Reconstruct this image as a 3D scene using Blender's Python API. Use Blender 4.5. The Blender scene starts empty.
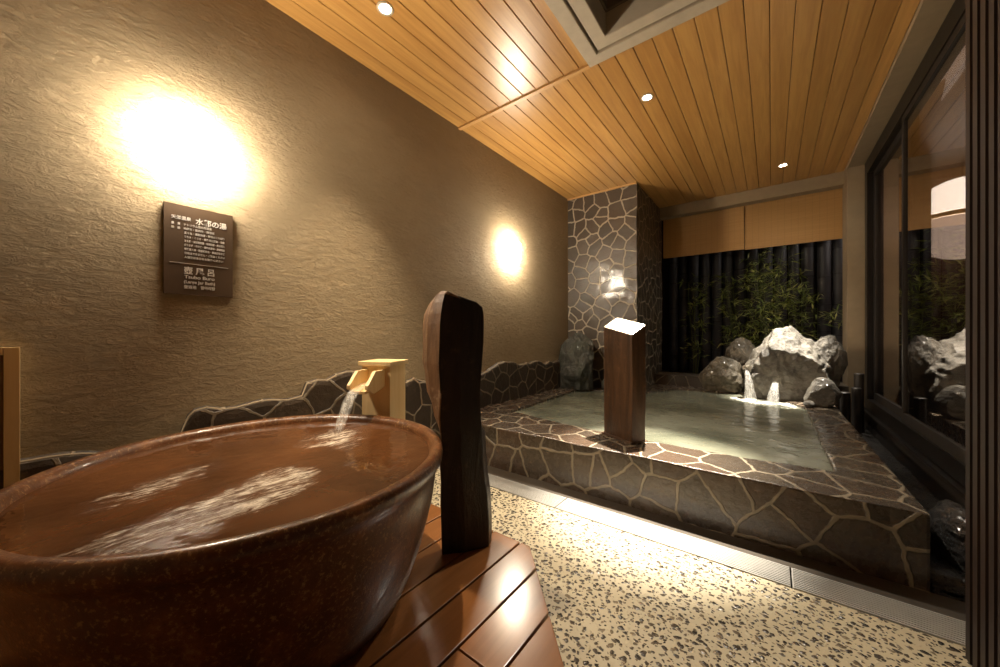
import bpy, bmesh, math, random
from mathutils import Vector, Matrix, noise
random.seed(7)
SC = bpy.context.scene
COL = SC.collection
PI = math.pi

# ------------------------------------------------------------------ node helpers
class NT:
    def __init__(s, name):
        s.m = bpy.data.materials.new(name); s.m.use_nodes = True
        s.t = s.m.node_tree; s.t.nodes.clear()
        s.out = s.n('ShaderNodeOutputMaterial'); s.b = s.n('ShaderNodeBsdfPrincipled')
        s.l(s.b.outputs[0], s.out.inputs['Surface'])
    def n(s, typ, **kw):
        o = s.t.nodes.new(typ)
        for k, v in kw.items(): setattr(o, k, v)
        return o
    def l(s, a, b): s.t.links.new(a, b)
    def set(s, **kw):
        names = dict(base='Base Color', rough='Roughness', metal='Metallic', spec='Specular IOR Level', coat='Coat Weight',
                     coatr='Coat Roughness', trans='Transmission Weight', ior='IOR', alpha='Alpha', emis='Emission Color',
                     estr='Emission Strength', sss='Subsurface Weight', sheen='Sheen Weight')
        for k, v in kw.items():
            i = s.b.inputs[names[k]]
            if hasattr(v, 'is_output'): s.l(v, i)
            else: i.default_value = (tuple(v) + (1,))[:4] if isinstance(v, (tuple, list)) else v
        return s
    def coord(s, kind='Object', scale=(1, 1, 1), rot=(0, 0, 0), loc=(0, 0, 0)):
        tc = s.n('ShaderNodeTexCoord'); mp = s.n('ShaderNodeMapping')
        s.l(tc.outputs[kind], mp.inputs[0])
        mp.inputs['Scale'].default_value = scale; mp.inputs['Rotation'].default_value = rot; mp.inputs['Location'].default_value = loc
        return mp.outputs[0]
    def noise(s, vec, scale=5, detail=4, rough=.55, dist=0, out='Fac'):
        o = s.n('ShaderNodeTexNoise'); s.l(vec, o.inputs['Vector'])
        o.inputs['Scale'].default_value = scale; o.inputs['Detail'].default_value = detail
        o.inputs['Roughness'].default_value = rough; o.inputs['Distortion'].default_value = dist
        return o.outputs[out]
    def vor(s, vec, scale, feature='F1', out='Distance', dim='2D', rnd=1.0):
        o = s.n('ShaderNodeTexVoronoi', feature=feature, voronoi_dimensions=dim); s.l(vec, o.inputs['Vector'])
        o.inputs['Scale'].default_value = scale; o.inputs['Randomness'].default_value = rnd
        return o.outputs[out]
    def ramp(s, fac, stops, interp='LINEAR'):
        o = s.n('ShaderNodeValToRGB'); s.l(fac, o.inputs[0]); r = o.color_ramp; r.interpolation = interp
        while len(r.elements) < len(stops): r.elements.new(.5)
        for e, (p, c) in zip(r.elements, stops):
            e.position = p
            e.color = (c, c, c, 1) if isinstance(c, (int, float)) else tuple(c) + (1,)
        return o.outputs[0]
    def mix(s, fac, a, b, mode='MIX'):
        o = s.n('ShaderNodeMix', data_type='RGBA', blend_type=mode)
        for v, i in ((fac, o.inputs[0]), (a, o.inputs[6]), (b, o.inputs[7])):
            if hasattr(v, 'is_output'): s.l(v, i)
            elif isinstance(v, (int, float)) and i.type == 'VALUE': i.default_value = v
            else: i.default_value = (v, v, v, 1) if isinstance(v, (int, float)) else tuple(v) + (1,)
        return o.outputs[2]
    def math(s, op, a, b=0.0, c=0.0, clamp=False):
        o = s.n('ShaderNodeMath', operation=op, use_clamp=clamp)
        for v, i in ((a, o.inputs[0]), (b, o.inputs[1]), (c, o.inputs[2])):
            if hasattr(v, 'is_output'): s.l(v, i)
            else: i.default_value = v
        return o.outputs[0]
    def vadd(s, a, b):
        o = s.n('ShaderNodeVectorMath', operation='ADD'); s.l(a, o.inputs[0]); s.l(b, o.inputs[1]); return o.outputs[0]
    def vscale(s, a, k):
        o = s.n('ShaderNodeVectorMath', operation='SCALE'); s.l(a, o.inputs[0]); o.inputs['Scale'].default_value = k; return o.outputs[0]
    def bump(s, h, strength=.5, dist=.01, normal=None):
        o = s.n('ShaderNodeBump'); s.l(h, o.inputs['Height']); o.inputs['Strength'].default_value = strength
        o.inputs['Distance'].default_value = dist
        if normal: s.l(normal, o.inputs['Normal'])
        s.l(o.outputs[0], s.b.inputs['Normal']); return o.outputs[0]

def plain(name, base, rough=.5, metal=0, **kw):
    t = NT(name); v = t.coord()
    t.set(base=t.mix(t.noise(v, 14, 3), tuple(c * .82 for c in base), tuple(min(1, c * 1.15) for c in base)), rough=rough, metal=metal, **kw)
    return t.m

def wood(name, dark, light, axis='Y', rough=.4, scale=1.0, bump=.15, coat=0, grain=26, coatr=.2):
    t = NT(name)
    s = {'X': (.06, 1, 1), 'Y': (1, .06, 1), 'Z': (1, 1, .06)}[axis]
    v = t.coord(scale=tuple(k * scale for k in s))
    isl = t.n('ShaderNodeNewGeometry').outputs['Random Per Island']
    off = t.n('ShaderNodeVectorMath', operation='SCALE'); cx = t.n('ShaderNodeCombineXYZ')
    for i in range(3): t.l(isl, cx.inputs[i])
    t.l(cx.outputs[0], off.inputs[0]); off.inputs['Scale'].default_value = 11
    v2 = t.vadd(v, off.outputs[0])
    a = t.noise(v2, grain * 3, 5, .6, .6); b = t.noise(v2, grain * .35, 3, .5, 1.2)
    g = t.math('ADD', t.math('MULTIPLY', a, .5), t.math('MULTIPLY', b, .5))
    c = t.ramp(g, [(.32, dark), (.62, light)])
    c = t.mix(t.math('MULTIPLY', isl, .35), c, tuple(x * .75 for x in dark))
    t.set(base=c, rough=rough, coat=coat, coatr=coatr)
    t.bump(a, bump, .002)
    return t.m

def paving(name, scale, stones, mortar, rough=.35, mw=.04, mortar_high=True, seed=0, bump=.8, coat=0.0, wob=.05):
    t = NT(name)
    v = t.coord('UV', loc=(seed * 3.1, seed * 1.7, 0))
    v3 = t.coord('Object')
    w = t.noise(v3, 7, 3, .6, out='Color')
    vv = t.vadd(v, t.vscale(w, wob))
    d = t.vor(vv, scale, 'DISTANCE_TO_EDGE', rnd=.95)
    col = t.vor(vv, scale, 'F1', 'Color', rnd=.95)
    sep = t.n('ShaderNodeSeparateColor'); t.l(col, sep.inputs[0])
    n1 = t.noise(v3, 28, 6, .65); n2 = t.noise(v3, 5, 3)
    k = t.math('ADD', t.math('MULTIPLY', sep.outputs[0], .75), t.math('MULTIPLY', n1, .25))
    sc = t.ramp(k, [(i / max(1, len(stones) - 1), c) for i, c in enumerate(stones)])
    sc = t.mix(t.math('MULTIPLY', n2, .5), sc, (.034, .026, .018), 'MIX')
    dm = t.math('ADD', d, t.math('MULTIPLY', t.math('SUBTRACT', n1, .5), mw * .8))
    m = t.ramp(dm, [(mw * .72, 1.0), (mw * 1.15, 0.0)])
    mc = t.mix(n1, tuple(x * .6 for x in mortar), mortar)
    t.set(base=t.mix(m, sc, mc), rough=t.math('ADD', t.math('MULTIPLY', m, .25), t.math('ADD', rough - .12, t.math('MULTIPLY', n1, .24))), coat=coat, coatr=.12)
    hgt = t.math('MULTIPLY', m, .5 if mortar_high else -.6)
    h = t.math('ADD', hgt, t.math('ADD', t.math('MULTIPLY', n1, .5), t.math('MULTIPLY', sep.outputs[1], .45)))
    t.bump(h, bump, .016)
    return t.m

# ------------------------------------------------------------------ mesh helpers
def box_uv(me):
    uv = me.uv_layers.new(name='UVMap') if not me.uv_layers else me.uv_layers[0]
    for p in me.polygons:
        n = p.normal; ax = max(range(3), key=lambda i: abs(n[i]))
        for li in p.loop_indices:
            c = me.vertices[me.loops[li].vertex_index].co
            uv.data[li].uv = {0: (c.y + 5.3, c.z), 1: (c.x, c.z), 2: (c.x, c.y + 9.7)}[ax]

def obj(name, bm, mat, parent=None, smooth=False, label=None):
    me = bpy.data.meshes.new(name)
    bmesh.ops.recalc_face_normals(bm, faces=bm.faces)
    bm.to_mesh(me); bm.free()
    me.materials.append(mat)
    if smooth:
        for p in me.polygons: p.use_smooth = True
    me.update(); box_uv(me)
    o = bpy.data.objects.new(name, me); COL.objects.link(o)
    if parent:
        o.parent = parent
        o.matrix_parent_inverse = Matrix.Translation(parent.location).inverted()
    if label: o['label'] = label
    return o

def tag(o, label, cat, group=None, kind=None):
    o['label'] = label; o['category'] = cat
    if group: o['group'] = group
    if kind: o['kind'] = kind
    return o
def thing(name, label, cat, loc=(0, 0, 0), group=None):
    o = bpy.data.objects.new(name, None); COL.objects.link(o); o.location = loc; o.empty_display_size = .1
    return tag(o, label, cat, group)
def struct(name, bm, mat, smooth=False):
    o = obj(name, bm, mat, smooth=smooth); o['kind'] = 'structure'; return o

def B(): return bmesh.new()
def box(bm, x0, x1, y0, y1, z0, z1, M=None):
    vs = [bm.verts.new((x, y, z)) for z in (z0, z1) for x, y in ((x0, y0), (x1, y0), (x1, y1), (x0, y1))]
    fs = [bm.faces.new([vs[i] for i in f]) for f in ((3, 2, 1, 0), (4, 5, 6, 7), (0, 1, 5, 4), (1, 2, 6, 5), (2, 3, 7, 6), (3, 0, 4, 7))]
    if M: bmesh.ops.transform(bm, matrix=M, verts=vs)
    return vs
def bevel(bm, w, seg=2, ang=30):
    es = [e for e in bm.edges if len(e.link_faces) == 2 and e.calc_face_angle(0) > math.radians(ang)]
    bmesh.ops.bevel(bm, geom=es, offset=w, segments=seg, affect='EDGES', profile=.6)
def bbox(x0, x1, y0, y1, z0, z1, bw=.004, M=None):
    bm = B(); box(bm, x0, x1, y0, y1, z0, z1, M); bevel(bm, bw); return bm
def prism(bm, pts, z0, z1):
    a = [bm.verts.new((x, y, z0)) for x, y in pts]; b = [bm.verts.new((x, y, z1)) for x, y in pts]
    bm.faces.new(a[::-1]); bm.faces.new(b)
    for i in range(len(pts)):
        j = (i + 1) % len(pts); bm.faces.new((a[i], a[j], b[j], b[i]))
    return a + b
def lathe(bm, prof, seg=64, c=(0, 0), close=False):
    rings = []
    for r, z in prof:
        if r < 1e-5: rings.append([bm.verts.new((c[0], c[1], z))])
        else: rings.append([bm.verts.new((c[0] + r * math.cos(2 * PI * k / seg), c[1] + r * math.sin(2 * PI * k / seg), z)) for k in range(seg)])
    n = len(rings)
    for i in range(n if close else n - 1):
        p, q = rings[i], rings[(i + 1) % n]
        for k in range(seg):
            k2 = (k + 1) % seg
            if len(p) == 1: bm.faces.new((p[0], q[k2], q[k]))
            elif len(q) == 1: bm.faces.new((p[k], p[k2], q[0]))
            else: bm.faces.new((p[k], p[k2], q[k2], q[k]))
def tube(bm, pts, rs, seg=8, cap=True):
    rings = []
    for i, p in enumerate(pts):
        p = Vector(p); a = Vector(pts[max(0, i - 1)]); b = Vector(pts[min(len(pts) - 1, i + 1)])
        d = (b - a).normalized(); u = d.orthogonal().normalized() if abs(d.z) > .95 else d.cross(Vector((0, 0, 1))).normalized()
        if i and rings:
            u = (pu - d * pu.dot(d)).normalized()
        pu = u; w = d.cross(u); r = rs[i] if isinstance(rs, (list, tuple)) else rs
        ru, rw = r if isinstance(r, tuple) else (r, r)
        rings.append([bm.verts.new(p + u * ru * math.cos(2 * PI * k / seg) + w * rw * math.sin(2 * PI * k / seg)) for k in range(seg)])
    for p, q in zip(rings, rings[1:]):
        for k in range(seg): bm.faces.new((p[k], p[(k + 1) % seg], q[(k + 1) % seg], q[k]))
    if cap: bm.faces.new(rings[0][::-1]); bm.faces.new(rings[-1])
def clip(poly, x0, x1):
    def half(P, f):
        out = []
        for i in range(len(P)):
            a, b = P[i], P[(i + 1) % len(P)]; fa, fb = f(a), f(b)
            if fa >= 0: out.append(a)
            if fa * fb < 0:
                t = fa / (fa - fb); out.append((a[0] + (b[0] - a[0]) * t, a[1] + (b[1] - a[1]) * t))
        return out
    P = half(poly, lambda p: p[0] - x0)
    return half(P, lambda p: x1 - p[0]) if P else P
def rock_bm(c, size, seed, sub=5, cuts=9, rough=.06, rz=0, sharp=1.0, cutpl=(), floor=None):
    bm = B(); bmesh.ops.create_icosphere(bm, subdivisions=sub, radius=1)
    rnd = random.Random(seed); pl = []
    for i in range(cuts):
        n = Vector((rnd.gauss(0, 1), rnd.gauss(0, 1), rnd.gauss(0, .8))).normalized(); pl.append((n, rnd.uniform(.62, .86)))
    for n, d in cutpl: pl.append((Vector(n).normalized(), d))
    off = Vector((seed * 3.7, seed * 1.3, seed * 2.1))
    for v in bm.verts:
        p = v.co.copy()
        for n, d in pl:
            k = p.dot(n)
            if k > d: p -= n * (k - d) * .93
        q = p * 1.6 + off
        f = noise.fractal(q, 1.0, 2.1, 4) * rough * 2 + (1 - abs(noise.noise(q * 2.2)) * 2) * rough * .7 * sharp
        f += noise.noise(q * 7) * rough * .25 + abs(noise.noise(q * 15)) * rough * .12
        v.co = p * (1 + f)
    bmesh.ops.transform(bm, matrix=Matrix.Translation(c) @ Matrix.Rotation(rz, 4, 'Z') @ Matrix.Diagonal((size[0], size[1], size[2], 1)), verts=bm.verts)
    if floor is not None:
        for v in bm.verts: v.co.z = max(v.co.z, floor)
    return bm

# ------------------------------------------------------------------ materials
def m_plaster():
    t = NT('rough_plaster')
    v = t.coord(scale=(1, .8, 1.25)); vi = t.coord()
    a = t.noise(v, 38, 9, .72, .5); b = t.noise(v, 7, 4, .6, .5); r = t.noise(t.coord(scale=(1, .55, 1.6)), 22, 8, .75, .6)
    rr = t.ramp(r, [(.50, 0.0), (.62, 1.0)])
    c = t.mix(b, (.335, .258, .155), (.415, .325, .205))
    t.set(base=c, rough=.88, spec=.2)
    h = t.math('ADD', t.math('MULTIPLY', a, .9), t.math('ADD', t.math('MULTIPLY', b, .7), t.math('MULTIPLY', rr, .30)))
    t.bump(h, .8, .019)
    return t.m
def m_pebble():
    t = NT('pebble_terrazzo')
    v = t.coord(scale=(1, 1, 1)); w = t.noise(v, 30, 3, .6, out='Color'); vv = t.vadd(v, t.vscale(w, .03))
    def layer(scale, off, lo, hi, keep):
        mp = t.n('ShaderNodeMapping'); t.l(vv, mp.inputs[0]); mp.inputs['Location'].default_value = (off, off * 2, 0)
        mp.inputs['Rotation'].default_value = (0, 0, off); mp.inputs['Scale'].default_value = (1, 1.1, 1)
        d = t.vor(mp.outputs[0], scale, 'F1', 'Distance', rnd=.9); c = t.vor(mp.outputs[0], scale, 'F1', 'Color', rnd=.9)
        s = t.n('ShaderNodeSeparateColor'); t.l(c, s.inputs[0])
        thr = t.math('ADD', t.math('MULTIPLY', s.outputs[0], hi - lo), lo)
        m = t.math('MULTIPLY', t.math('SUBTRACT', thr, d), 14, clamp=True)
        m = t.math('MULTIPLY', m, t.math('GREATER_THAN', s.outputs[2], 1 - keep))
        return m, s.outputs[1], t.math('MULTIPLY', t.math('SUBTRACT', thr, d), 2.2, clamp=True)
    m1, c1, h1 = layer(42, .3, .20, .42, .95); m2, c2, h2 = layer(64, 1.1, .14, .34, .75)
    m = t.math('MAXIMUM', m1, m2); cc = t.math('MAXIMUM', t.math('MULTIPLY', c1, m1), t.math('MULTIPLY', c2, m2))
    stone = t.ramp(cc, [(0, (.03, .026, .022)), (.5, (.075, .06, .045)), (.8, (.13, .10, .065)), (1, (.24, .19, .12))])
    n = t.noise(v, 6, 4); n2 = t.noise(v, 160, 2)
    mat = t.mix(n, (.44, .375, .245), (.55, .475, .32)); mat = t.mix(t.math('MULTIPLY', n2, .35), mat, (.36, .29, .17))
    t.set(base=t.mix(m, mat, stone), rough=t.ramp(m, [(0, .5), (1, .22)]))
    t.bump(t.math('MAXIMUM', h1, h2), .5, .008)
    return t.m
M = {}
M['plaster'] = m_plaster()
M['plaster_plain'] = plain('smooth_plaster', (.30, .22, .13), .85)
M['greyframe'] = plain('painted_grey_frame', (.50, .42, .31), .7)
M['pebble'] = m_pebble()
M['ceil'] = wood('varnished_cedar_boards', (.42, .20, .05), (.66, .37, .115), 'Y', rough=.33, grain=14, bump=.06, coat=.15, coatr=.3)
M['trimwood'] = wood('cedar_trim', (.50, .25, .08), (.68, .40, .15), 'X', rough=.4)
M['darkgap'] = plain('dark_gap', (.03, .018, .01), .9)
M['deck'] = wood('varnished_deck', (.20, .076, .022), (.31, .125, .038), 'Y', rough=.24, grain=10, bump=.05, coat=.4, coatr=.14)
M['deckedge'] = plain('deck_joist', (.02, .01, .006), .7)
M['hinoki'] = wood('pale_cypress', (.72, .50, .22), (.86, .67, .37), 'Z', rough=.5, grain=18, bump=.08)
M['blackmetal'] = plain('dark_bronze_frame', (.014, .011, .009), .35, metal=.2)
M['blackwood'] = wood('black_stained_wood', (.012, .009, .007), (.03, .022, .016), 'Z', rough=.5, grain=20)
M['slat'] = wood('brown_stained_slat', (.010, .005, .003), (.030, .013, .006), 'Z', rough=.5, grain=16)
M['column'] = paving('column_crazy_paving', 6.6, [(.035, .028, .02), (.085, .06, .04), (.06, .045, .032), (.12, .085, .055)], (.50, .42, .31), rough=.36, mw=.058, seed=1.3, coat=.2, bump=1.0)
M['coping'] = paving('coping_crazy_paving', 5.8, [(.035, .027, .02), (.085, .052, .033), (.055, .042, .03), (.12, .082, .052)], (.30, .24, .16), rough=.27, mw=.042, seed=2.2, coat=.45, bump=.7)
M['base_stone'] = paving('baseboard_crazy_paving', 6.2, [(.04, .03, .022), (.08, .058, .04), (.055, .04, .03), (.11, .08, .055)], (.30, .24, .16), rough=.36, mw=.04, seed=4.1, bump=.9)
def m_rock(name, a, b, rough=.45, coat=0.3, moss=None):
    t = NT(name); v = t.coord(); n = t.noise(v, 9, 8, .7, .6); n2 = t.noise(v, 45, 6, .7)
    c = t.ramp(n, [(.3, a), (.62, b)]); c = t.mix(t.math('MULTIPLY', n2, .5), c, tuple(x * .5 for x in a))
    if moss: c = t.mix(t.ramp(t.noise(v, 4, 4), [(.45, 0.0), (.6, .7)]), c, moss)
    t.set(base=c, rough=t.math('ADD', t.math('MULTIPLY', n2, .3), rough - .1), coat=coat, coatr=.15)
    t.bump(t.math('ADD', n, t.math('MULTIPLY', n2, .5)), .9, .03); return t.m
M['rock'] = m_rock('wet_grey_rock', (.045, .036, .027), (.21, .185, .145))
M['rock_brown'] = m_rock('brown_boulder', (.06, .048, .032), (.17, .135, .085))
M['rock_green'] = m_rock('mossy_dark_rock', (.028, .028, .022), (.075, .072, .055), rough=.5, coat=.15, moss=(.04, .044, .026))
M['rock_black'] = m_rock('black_wet_rock', (.015, .013, .012), (.05, .042, .036), rough=.25, coat=.8)
def m_tub():
    t = NT('glazed_copper_pottery'); v = t.coord()
    n = t.noise(v, 9, 6, .65, .4); n2 = t.noise(v, 95, 4, .7); n3 = t.noise(t.coord(scale=(1, 1, .25)), 14, 5, .6)
    c = t.ramp(t.math('ADD', t.math('MULTIPLY', n, .6), t.math('MULTIPLY', n3, .4)), [(.32, (.035, .013, .005)), (.52, (.12, .042, .013)), (.70, (.32, .135, .045))])
    c = t.mix(t.ramp(n2, [(.54, 0.0), (.66, .7)]), c, (.42, .25, .11))
    c = t.mix(t.ramp(n2, [(.32, .6), (.42, 0.0)]), c, (.04, .012, .005))
    t.set(base=c, rough=t.math('ADD', t.math('MULTIPLY', n2, .25), .2), coat=.3, coatr=.12)
    t.bump(t.math('ADD', t.math('MULTIPLY', n2, .5), t.math('MULTIPLY', n, .6)), .45, .006); return t.m
M['tub'] = m_tub()
def m_water(name, deep, light, foam_glint_col, rough, nscale, bumpd, fs=(1, 1, 1), frot=0, fscale=30):  # one pale colour paints both froth and the highlights of moving water
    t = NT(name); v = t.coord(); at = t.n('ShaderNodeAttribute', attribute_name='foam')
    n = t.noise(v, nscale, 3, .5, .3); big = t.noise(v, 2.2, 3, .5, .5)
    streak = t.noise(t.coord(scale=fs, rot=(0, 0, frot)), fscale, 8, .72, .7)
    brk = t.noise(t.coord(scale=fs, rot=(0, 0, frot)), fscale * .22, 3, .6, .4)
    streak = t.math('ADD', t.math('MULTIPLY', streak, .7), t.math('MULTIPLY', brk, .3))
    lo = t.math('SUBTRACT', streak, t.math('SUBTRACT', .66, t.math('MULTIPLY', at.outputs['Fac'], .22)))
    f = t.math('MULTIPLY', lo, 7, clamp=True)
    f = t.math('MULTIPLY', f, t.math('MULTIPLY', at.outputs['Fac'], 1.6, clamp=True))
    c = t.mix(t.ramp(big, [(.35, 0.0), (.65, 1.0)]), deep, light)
    t.set(base=t.mix(f, c, foam_glint_col), rough=t.math('ADD', t.math('MULTIPLY', f, .3), rough), ior=1.33, spec=.5)
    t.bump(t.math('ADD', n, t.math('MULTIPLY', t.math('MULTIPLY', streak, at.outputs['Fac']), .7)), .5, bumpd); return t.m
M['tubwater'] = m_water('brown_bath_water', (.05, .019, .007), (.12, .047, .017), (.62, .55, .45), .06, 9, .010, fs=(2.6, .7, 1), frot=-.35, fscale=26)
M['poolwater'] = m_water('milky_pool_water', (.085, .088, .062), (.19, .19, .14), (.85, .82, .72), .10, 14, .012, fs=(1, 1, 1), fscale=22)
def m_stream():
    t = NT('falling_water'); v = t.coord(scale=(9, 9, 1)); n = t.noise(v, 9, 4, .6)
    lw = t.n('ShaderNodeLayerWeight'); lw.inputs['Blend'].default_value = .5
    soft = t.math('POWER', t.math('SUBTRACT', 1.0, lw.outputs['Facing']), 1.2)
    t.set(base=(.95, .93, .88), rough=.2, ior=1.33, alpha=t.math('MULTIPLY', soft, t.ramp(n, [(.35, .08), (.65, .5)]))); t.bump(n, .4, .01); return t.m
M['stream'] = m_stream()
def m_spray():
    t = NT('splash_spray'); v = t.coord(); n = t.noise(v, 38, 5, .7)
    t.set(base=(.95, .93, .88), rough=.4, alpha=t.ramp(n, [(.42, .05), (.66, .75)])); return t.m
M['spray'] = m_spray()
M['steel'] = plain('stainless_steel', (.5, .48, .44), .42, metal=.35)
M['concrete'] = plain('wet_dark_mortar', (.06, .048, .036), .4)
M['ground'] = m_rock('dark_gravel_soil', (.012, .01, .008), (.04, .034, .026), rough=.6, coat=0)
M['culm'] = plain('smoked_bamboo', (.045, .042, .046), .5)
M['culmring'] = plain('bamboo_node', (.02, .018, .018), .6)
t = NT('bamboo_leaf'); g = t.n('ShaderNodeNewGeometry').outputs['Random Per Island']
t.set(base=t.ramp(g, [(0, (.10, .15, .03)), (.6, (.26, .31, .07)), (1, (.46, .46, .15))]), rough=.45, sss=.0); M['leaf'] = t.m
M['stem'] = plain('green_stem', (.10, .12, .03), .5)
def m_blind():
    t = NT('split_bamboo_blind'); tc = t.coord(scale=(1, 1, 1))
    w = t.n('ShaderNodeTexWave', wave_type='BANDS', bands_direction='Z'); t.l(tc, w.inputs[0]); w.inputs['Scale'].default_value = 38; w.inputs['Distortion'].default_value = .6
    w.inputs['Detail'].default_value = 2
    th = t.n('ShaderNodeTexWave', wave_type='BANDS', bands_direction='X'); t.l(tc, th.inputs[0]); th.inputs['Scale'].default_value = 5.2
    thr = t.ramp(th.outputs['Fac'], [(.0, 1.0), (.035, 0.0)])
    n = t.noise(t.coord(scale=(.2, 1, 12)), 9, 3)
    c = t.mix(n, (.38, .19, .05), (.58, .33, .11)); c = t.mix(t.math('MULTIPLY', w.outputs['Fac'], .3), c, (.22, .10, .03)); c = t.mix(t.math('MULTIPLY', thr, .25), c, (.20, .10, .04))
    t.set(base=c, rough=.55); t.bump(w.outputs['Fac'], .4, .003); return t.m
M['blind'] = m_blind()
M['sign'] = plain('bronze_sign_panel', (.10, .062, .035), .42, metal=.1)
M['lettering'] = plain('pale_lettering', (.78, .74, .66), .5)
def m_log(name, a, b, patch):
    t = NT(name); v = t.coord(scale=(1, 1, .15)); n = t.noise(v, 22, 6, .65, .8); v2 = t.coord(); p = t.noise(v2, 16, 6, .7)
    c = t.ramp(n, [(.35, a), (.65, b)]); c = t.mix(t.ramp(p, [(.58, 0.0), (.70, .7)]), c, patch)
    t.set(base=c, rough=t.math('ADD', t.math('MULTIPLY', p, .3), .28)); t.bump(t.math('ADD', n, p), .5, .008); return t.m
M['log'] = m_log('charred_log', (.010, .006, .004), (.028, .016, .010), (.08, .045, .024))
M['post'] = m_log('wet_sleeper_wood', (.045, .022, .010), (.11, .052, .021), (.17, .08, .032))
M['endgrain'] = m_log('log_split_side', (.10, .05, .022), (.22, .12, .06), (.34, .22, .12))
M['logedge_lit'] = m_log('log_bark_side_lit', (.10, .05, .024), (.24, .13, .06), (.42, .30, .18))  # bark side paler than the front: the light falling on it is painted in
def emis(name, col, s, rough=.4):
    t = NT(name); t.set(base=(.8, .78, .72), rough=rough, emis=col, estr=s); return t.m
WARM = (1.0, .86, .67)
M["lampglass"] = emis("opal_lamp_glass", WARM, 255)
M['lens'] = emis('downlight_lens', (1, .9, .74), 40)
M['ringwhite'] = plain('white_trim_ring', (.6, .5, .36), .5)
t = NT('window_glass')
gl = t.n('ShaderNodeBsdfGlossy'); gl.inputs['Roughness'].default_value = .012; gl.inputs['Color'].default_value = (1, .97, .95, 1)
tr = t.n('ShaderNodeBsdfTransparent'); tr.inputs['Color'].default_value = (.66, .62, .58, 1)
fr = t.n('ShaderNodeLayerWeight'); fr.inputs['Blend'].default_value = .5
fac = t.math('ADD', t.math('MULTIPLY', t.math('POWER', fr.outputs['Facing'], 3.2), .85), .05)
mx = t.n('ShaderNodeMixShader'); t.l(fac, mx.inputs[0]); t.l(tr.outputs[0], mx.inputs[1]); t.l(gl.outputs[0], mx.inputs[2]); t.l(mx.outputs[0], t.out.inputs['Surface'])
M['glass'] = t.m

# ------------------------------------------------------------------ dimensions (metres)
WX, CZ = -2.03, 2.60
RX = .74
# ------------------------------------------------------------------ setting
bm = B(); box(bm, WX, 1.0, -1.3, 1.655, -.10, 0); struct('floor', bm, M['pebble'])
bm = B(); box(bm, WX, .9, 1.655, 5.2, -.16, -.10); struct('trim_1', bm, M['blackwood'])
# mortar strip between grating and pool front
bm = B(); box(bm, WX, .9, 1.80, 1.93, -.035, .0); struct('trim_2', bm, M['concrete'])
bm = B(); box(bm, WX - .12, WX, -1.42, 5.3, -.10, 2.75); struct('wall_left', bm, M['plaster'])
bm = B(); box(bm, WX, 1.0, -1.42, -1.3, -.10, 2.75); struct('wall_back', bm, M['plaster_plain'])
# ceiling boards
SX0, SX1, SY0, SY1 = -.90, .18, 1.02, 2.10
bm = B(); p = .1065; x = WX
while x < .60:
    x1 = min(x + p, .60)
    def strip(ya, yb, xa=x, xb=x1):
        if xb - xa < .01: return
        b2 = B(); vs = box(b2, xa + .0015, xb - .0015, ya, yb, CZ, CZ + .018)
        es = [e for e in b2.edges if abs(e.verts[0].co.z - CZ) < 1e-5 and abs(e.verts[1].co.z - CZ) < 1e-5 and abs(e.verts[0].co.x - e.verts[1].co.x) < 1e-5]
        bmesh.ops.bevel(b2, geom=es, offset=.003, segments=1, affect='EDGES')
        me = bpy.data.meshes.new('t'); b2.to_mesh(me); b2.free(); bm.from_mesh(me); bpy.data.meshes.remove(me)
    if x1 <= SX0 or x >= SX1:
        strip(-1.3, 2.1); strip(2.1, 5.2)
    else:
        if x < SX0: strip(-1.3, 2.1, x, SX0)
        if x1 > SX1: strip(-1.3, 2.1, SX1, x1)
        strip(-1.3, SY0, max(x, SX0), min(x1, SX1)); strip(2.1, 5.2)
    x = x1
struct('ceiling', bm, M['ceil'])
bm = B()
for a in ((WX, SX0, -1.42, 5.3), (SX1, 1.0, -1.42, 5.3), (SX0, SX1, -1.42, SY0), (SX0, SX1, SY1, 5.3)): box(bm, *a, CZ + .019, CZ + .12)
struct('trim_3', bm, M['darkgap'])
struct('trim_4', bbox(WX, SX0 - .005, 2.088, 2.118, CZ - .012, CZ + .005, .002), M['trimwood'])
struct('trim_5', bbox(WX, WX + .84, 4.035, 4.058, CZ - .014, CZ + .002, .002), M['trimwood'])
# plaster beams: right soffit and far lintel
struct('trim_6', bbox(.60, RX + .06, 1.66, 5.3, CZ - .035, CZ + .08, .006), M['plaster_plain'])
struct('trim_7', bbox(-1.19, .60, 5.075, 5.20, CZ - .135, CZ + .02, .006), M['plaster_plain'])
struct('trim_8', bbox(.60, .735, 4.90, 5.20, -.05, CZ - .03, .006), M['plaster_plain'])
# skylight
sk = thing('skylight', 'grey framed square recessed skylight in the wooden ceiling', 'skylight', ((SX0 + SX1) / 2, (SY0 + SY1) / 2, CZ))
def ringbox(x0, x1, y0, y1, w, z0, z1, bw=.004):
    bm = B(); o = [(x0, y0), (x1, y0), (x1, y1), (x0, y1)]; i = [(x0 + w, y0 + w), (x1 - w, y0 + w), (x1 - w, y1 - w), (x0 + w, y1 - w)]
    V = [[bm.verts.new((a, b, z)) for a, b in P] for P in (o, i) for z in (z0, z1)]
    ob, ot, ib, it = V
    for k in range(4):
        j = (k + 1) % 4
        bm.faces.new((ob[k], ob[j], ib[j], ib[k])); bm.faces.new((ot[k], ot[j], it[j], it[k]))
        bm.faces.new((ob[k], ob[j], ot[j], ot[k])); bm.faces.new((ib[k], ib[j], it[j], it[k]))
    if bw: bmesh.ops.recalc_face_normals(bm, faces=bm.faces); bevel(bm, bw, 1)
    return bm
obj('outer_frame', ringbox(SX0, SX1, SY0, SY1, .078, CZ - .022, CZ + .12), M['greyframe'], sk)
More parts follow.
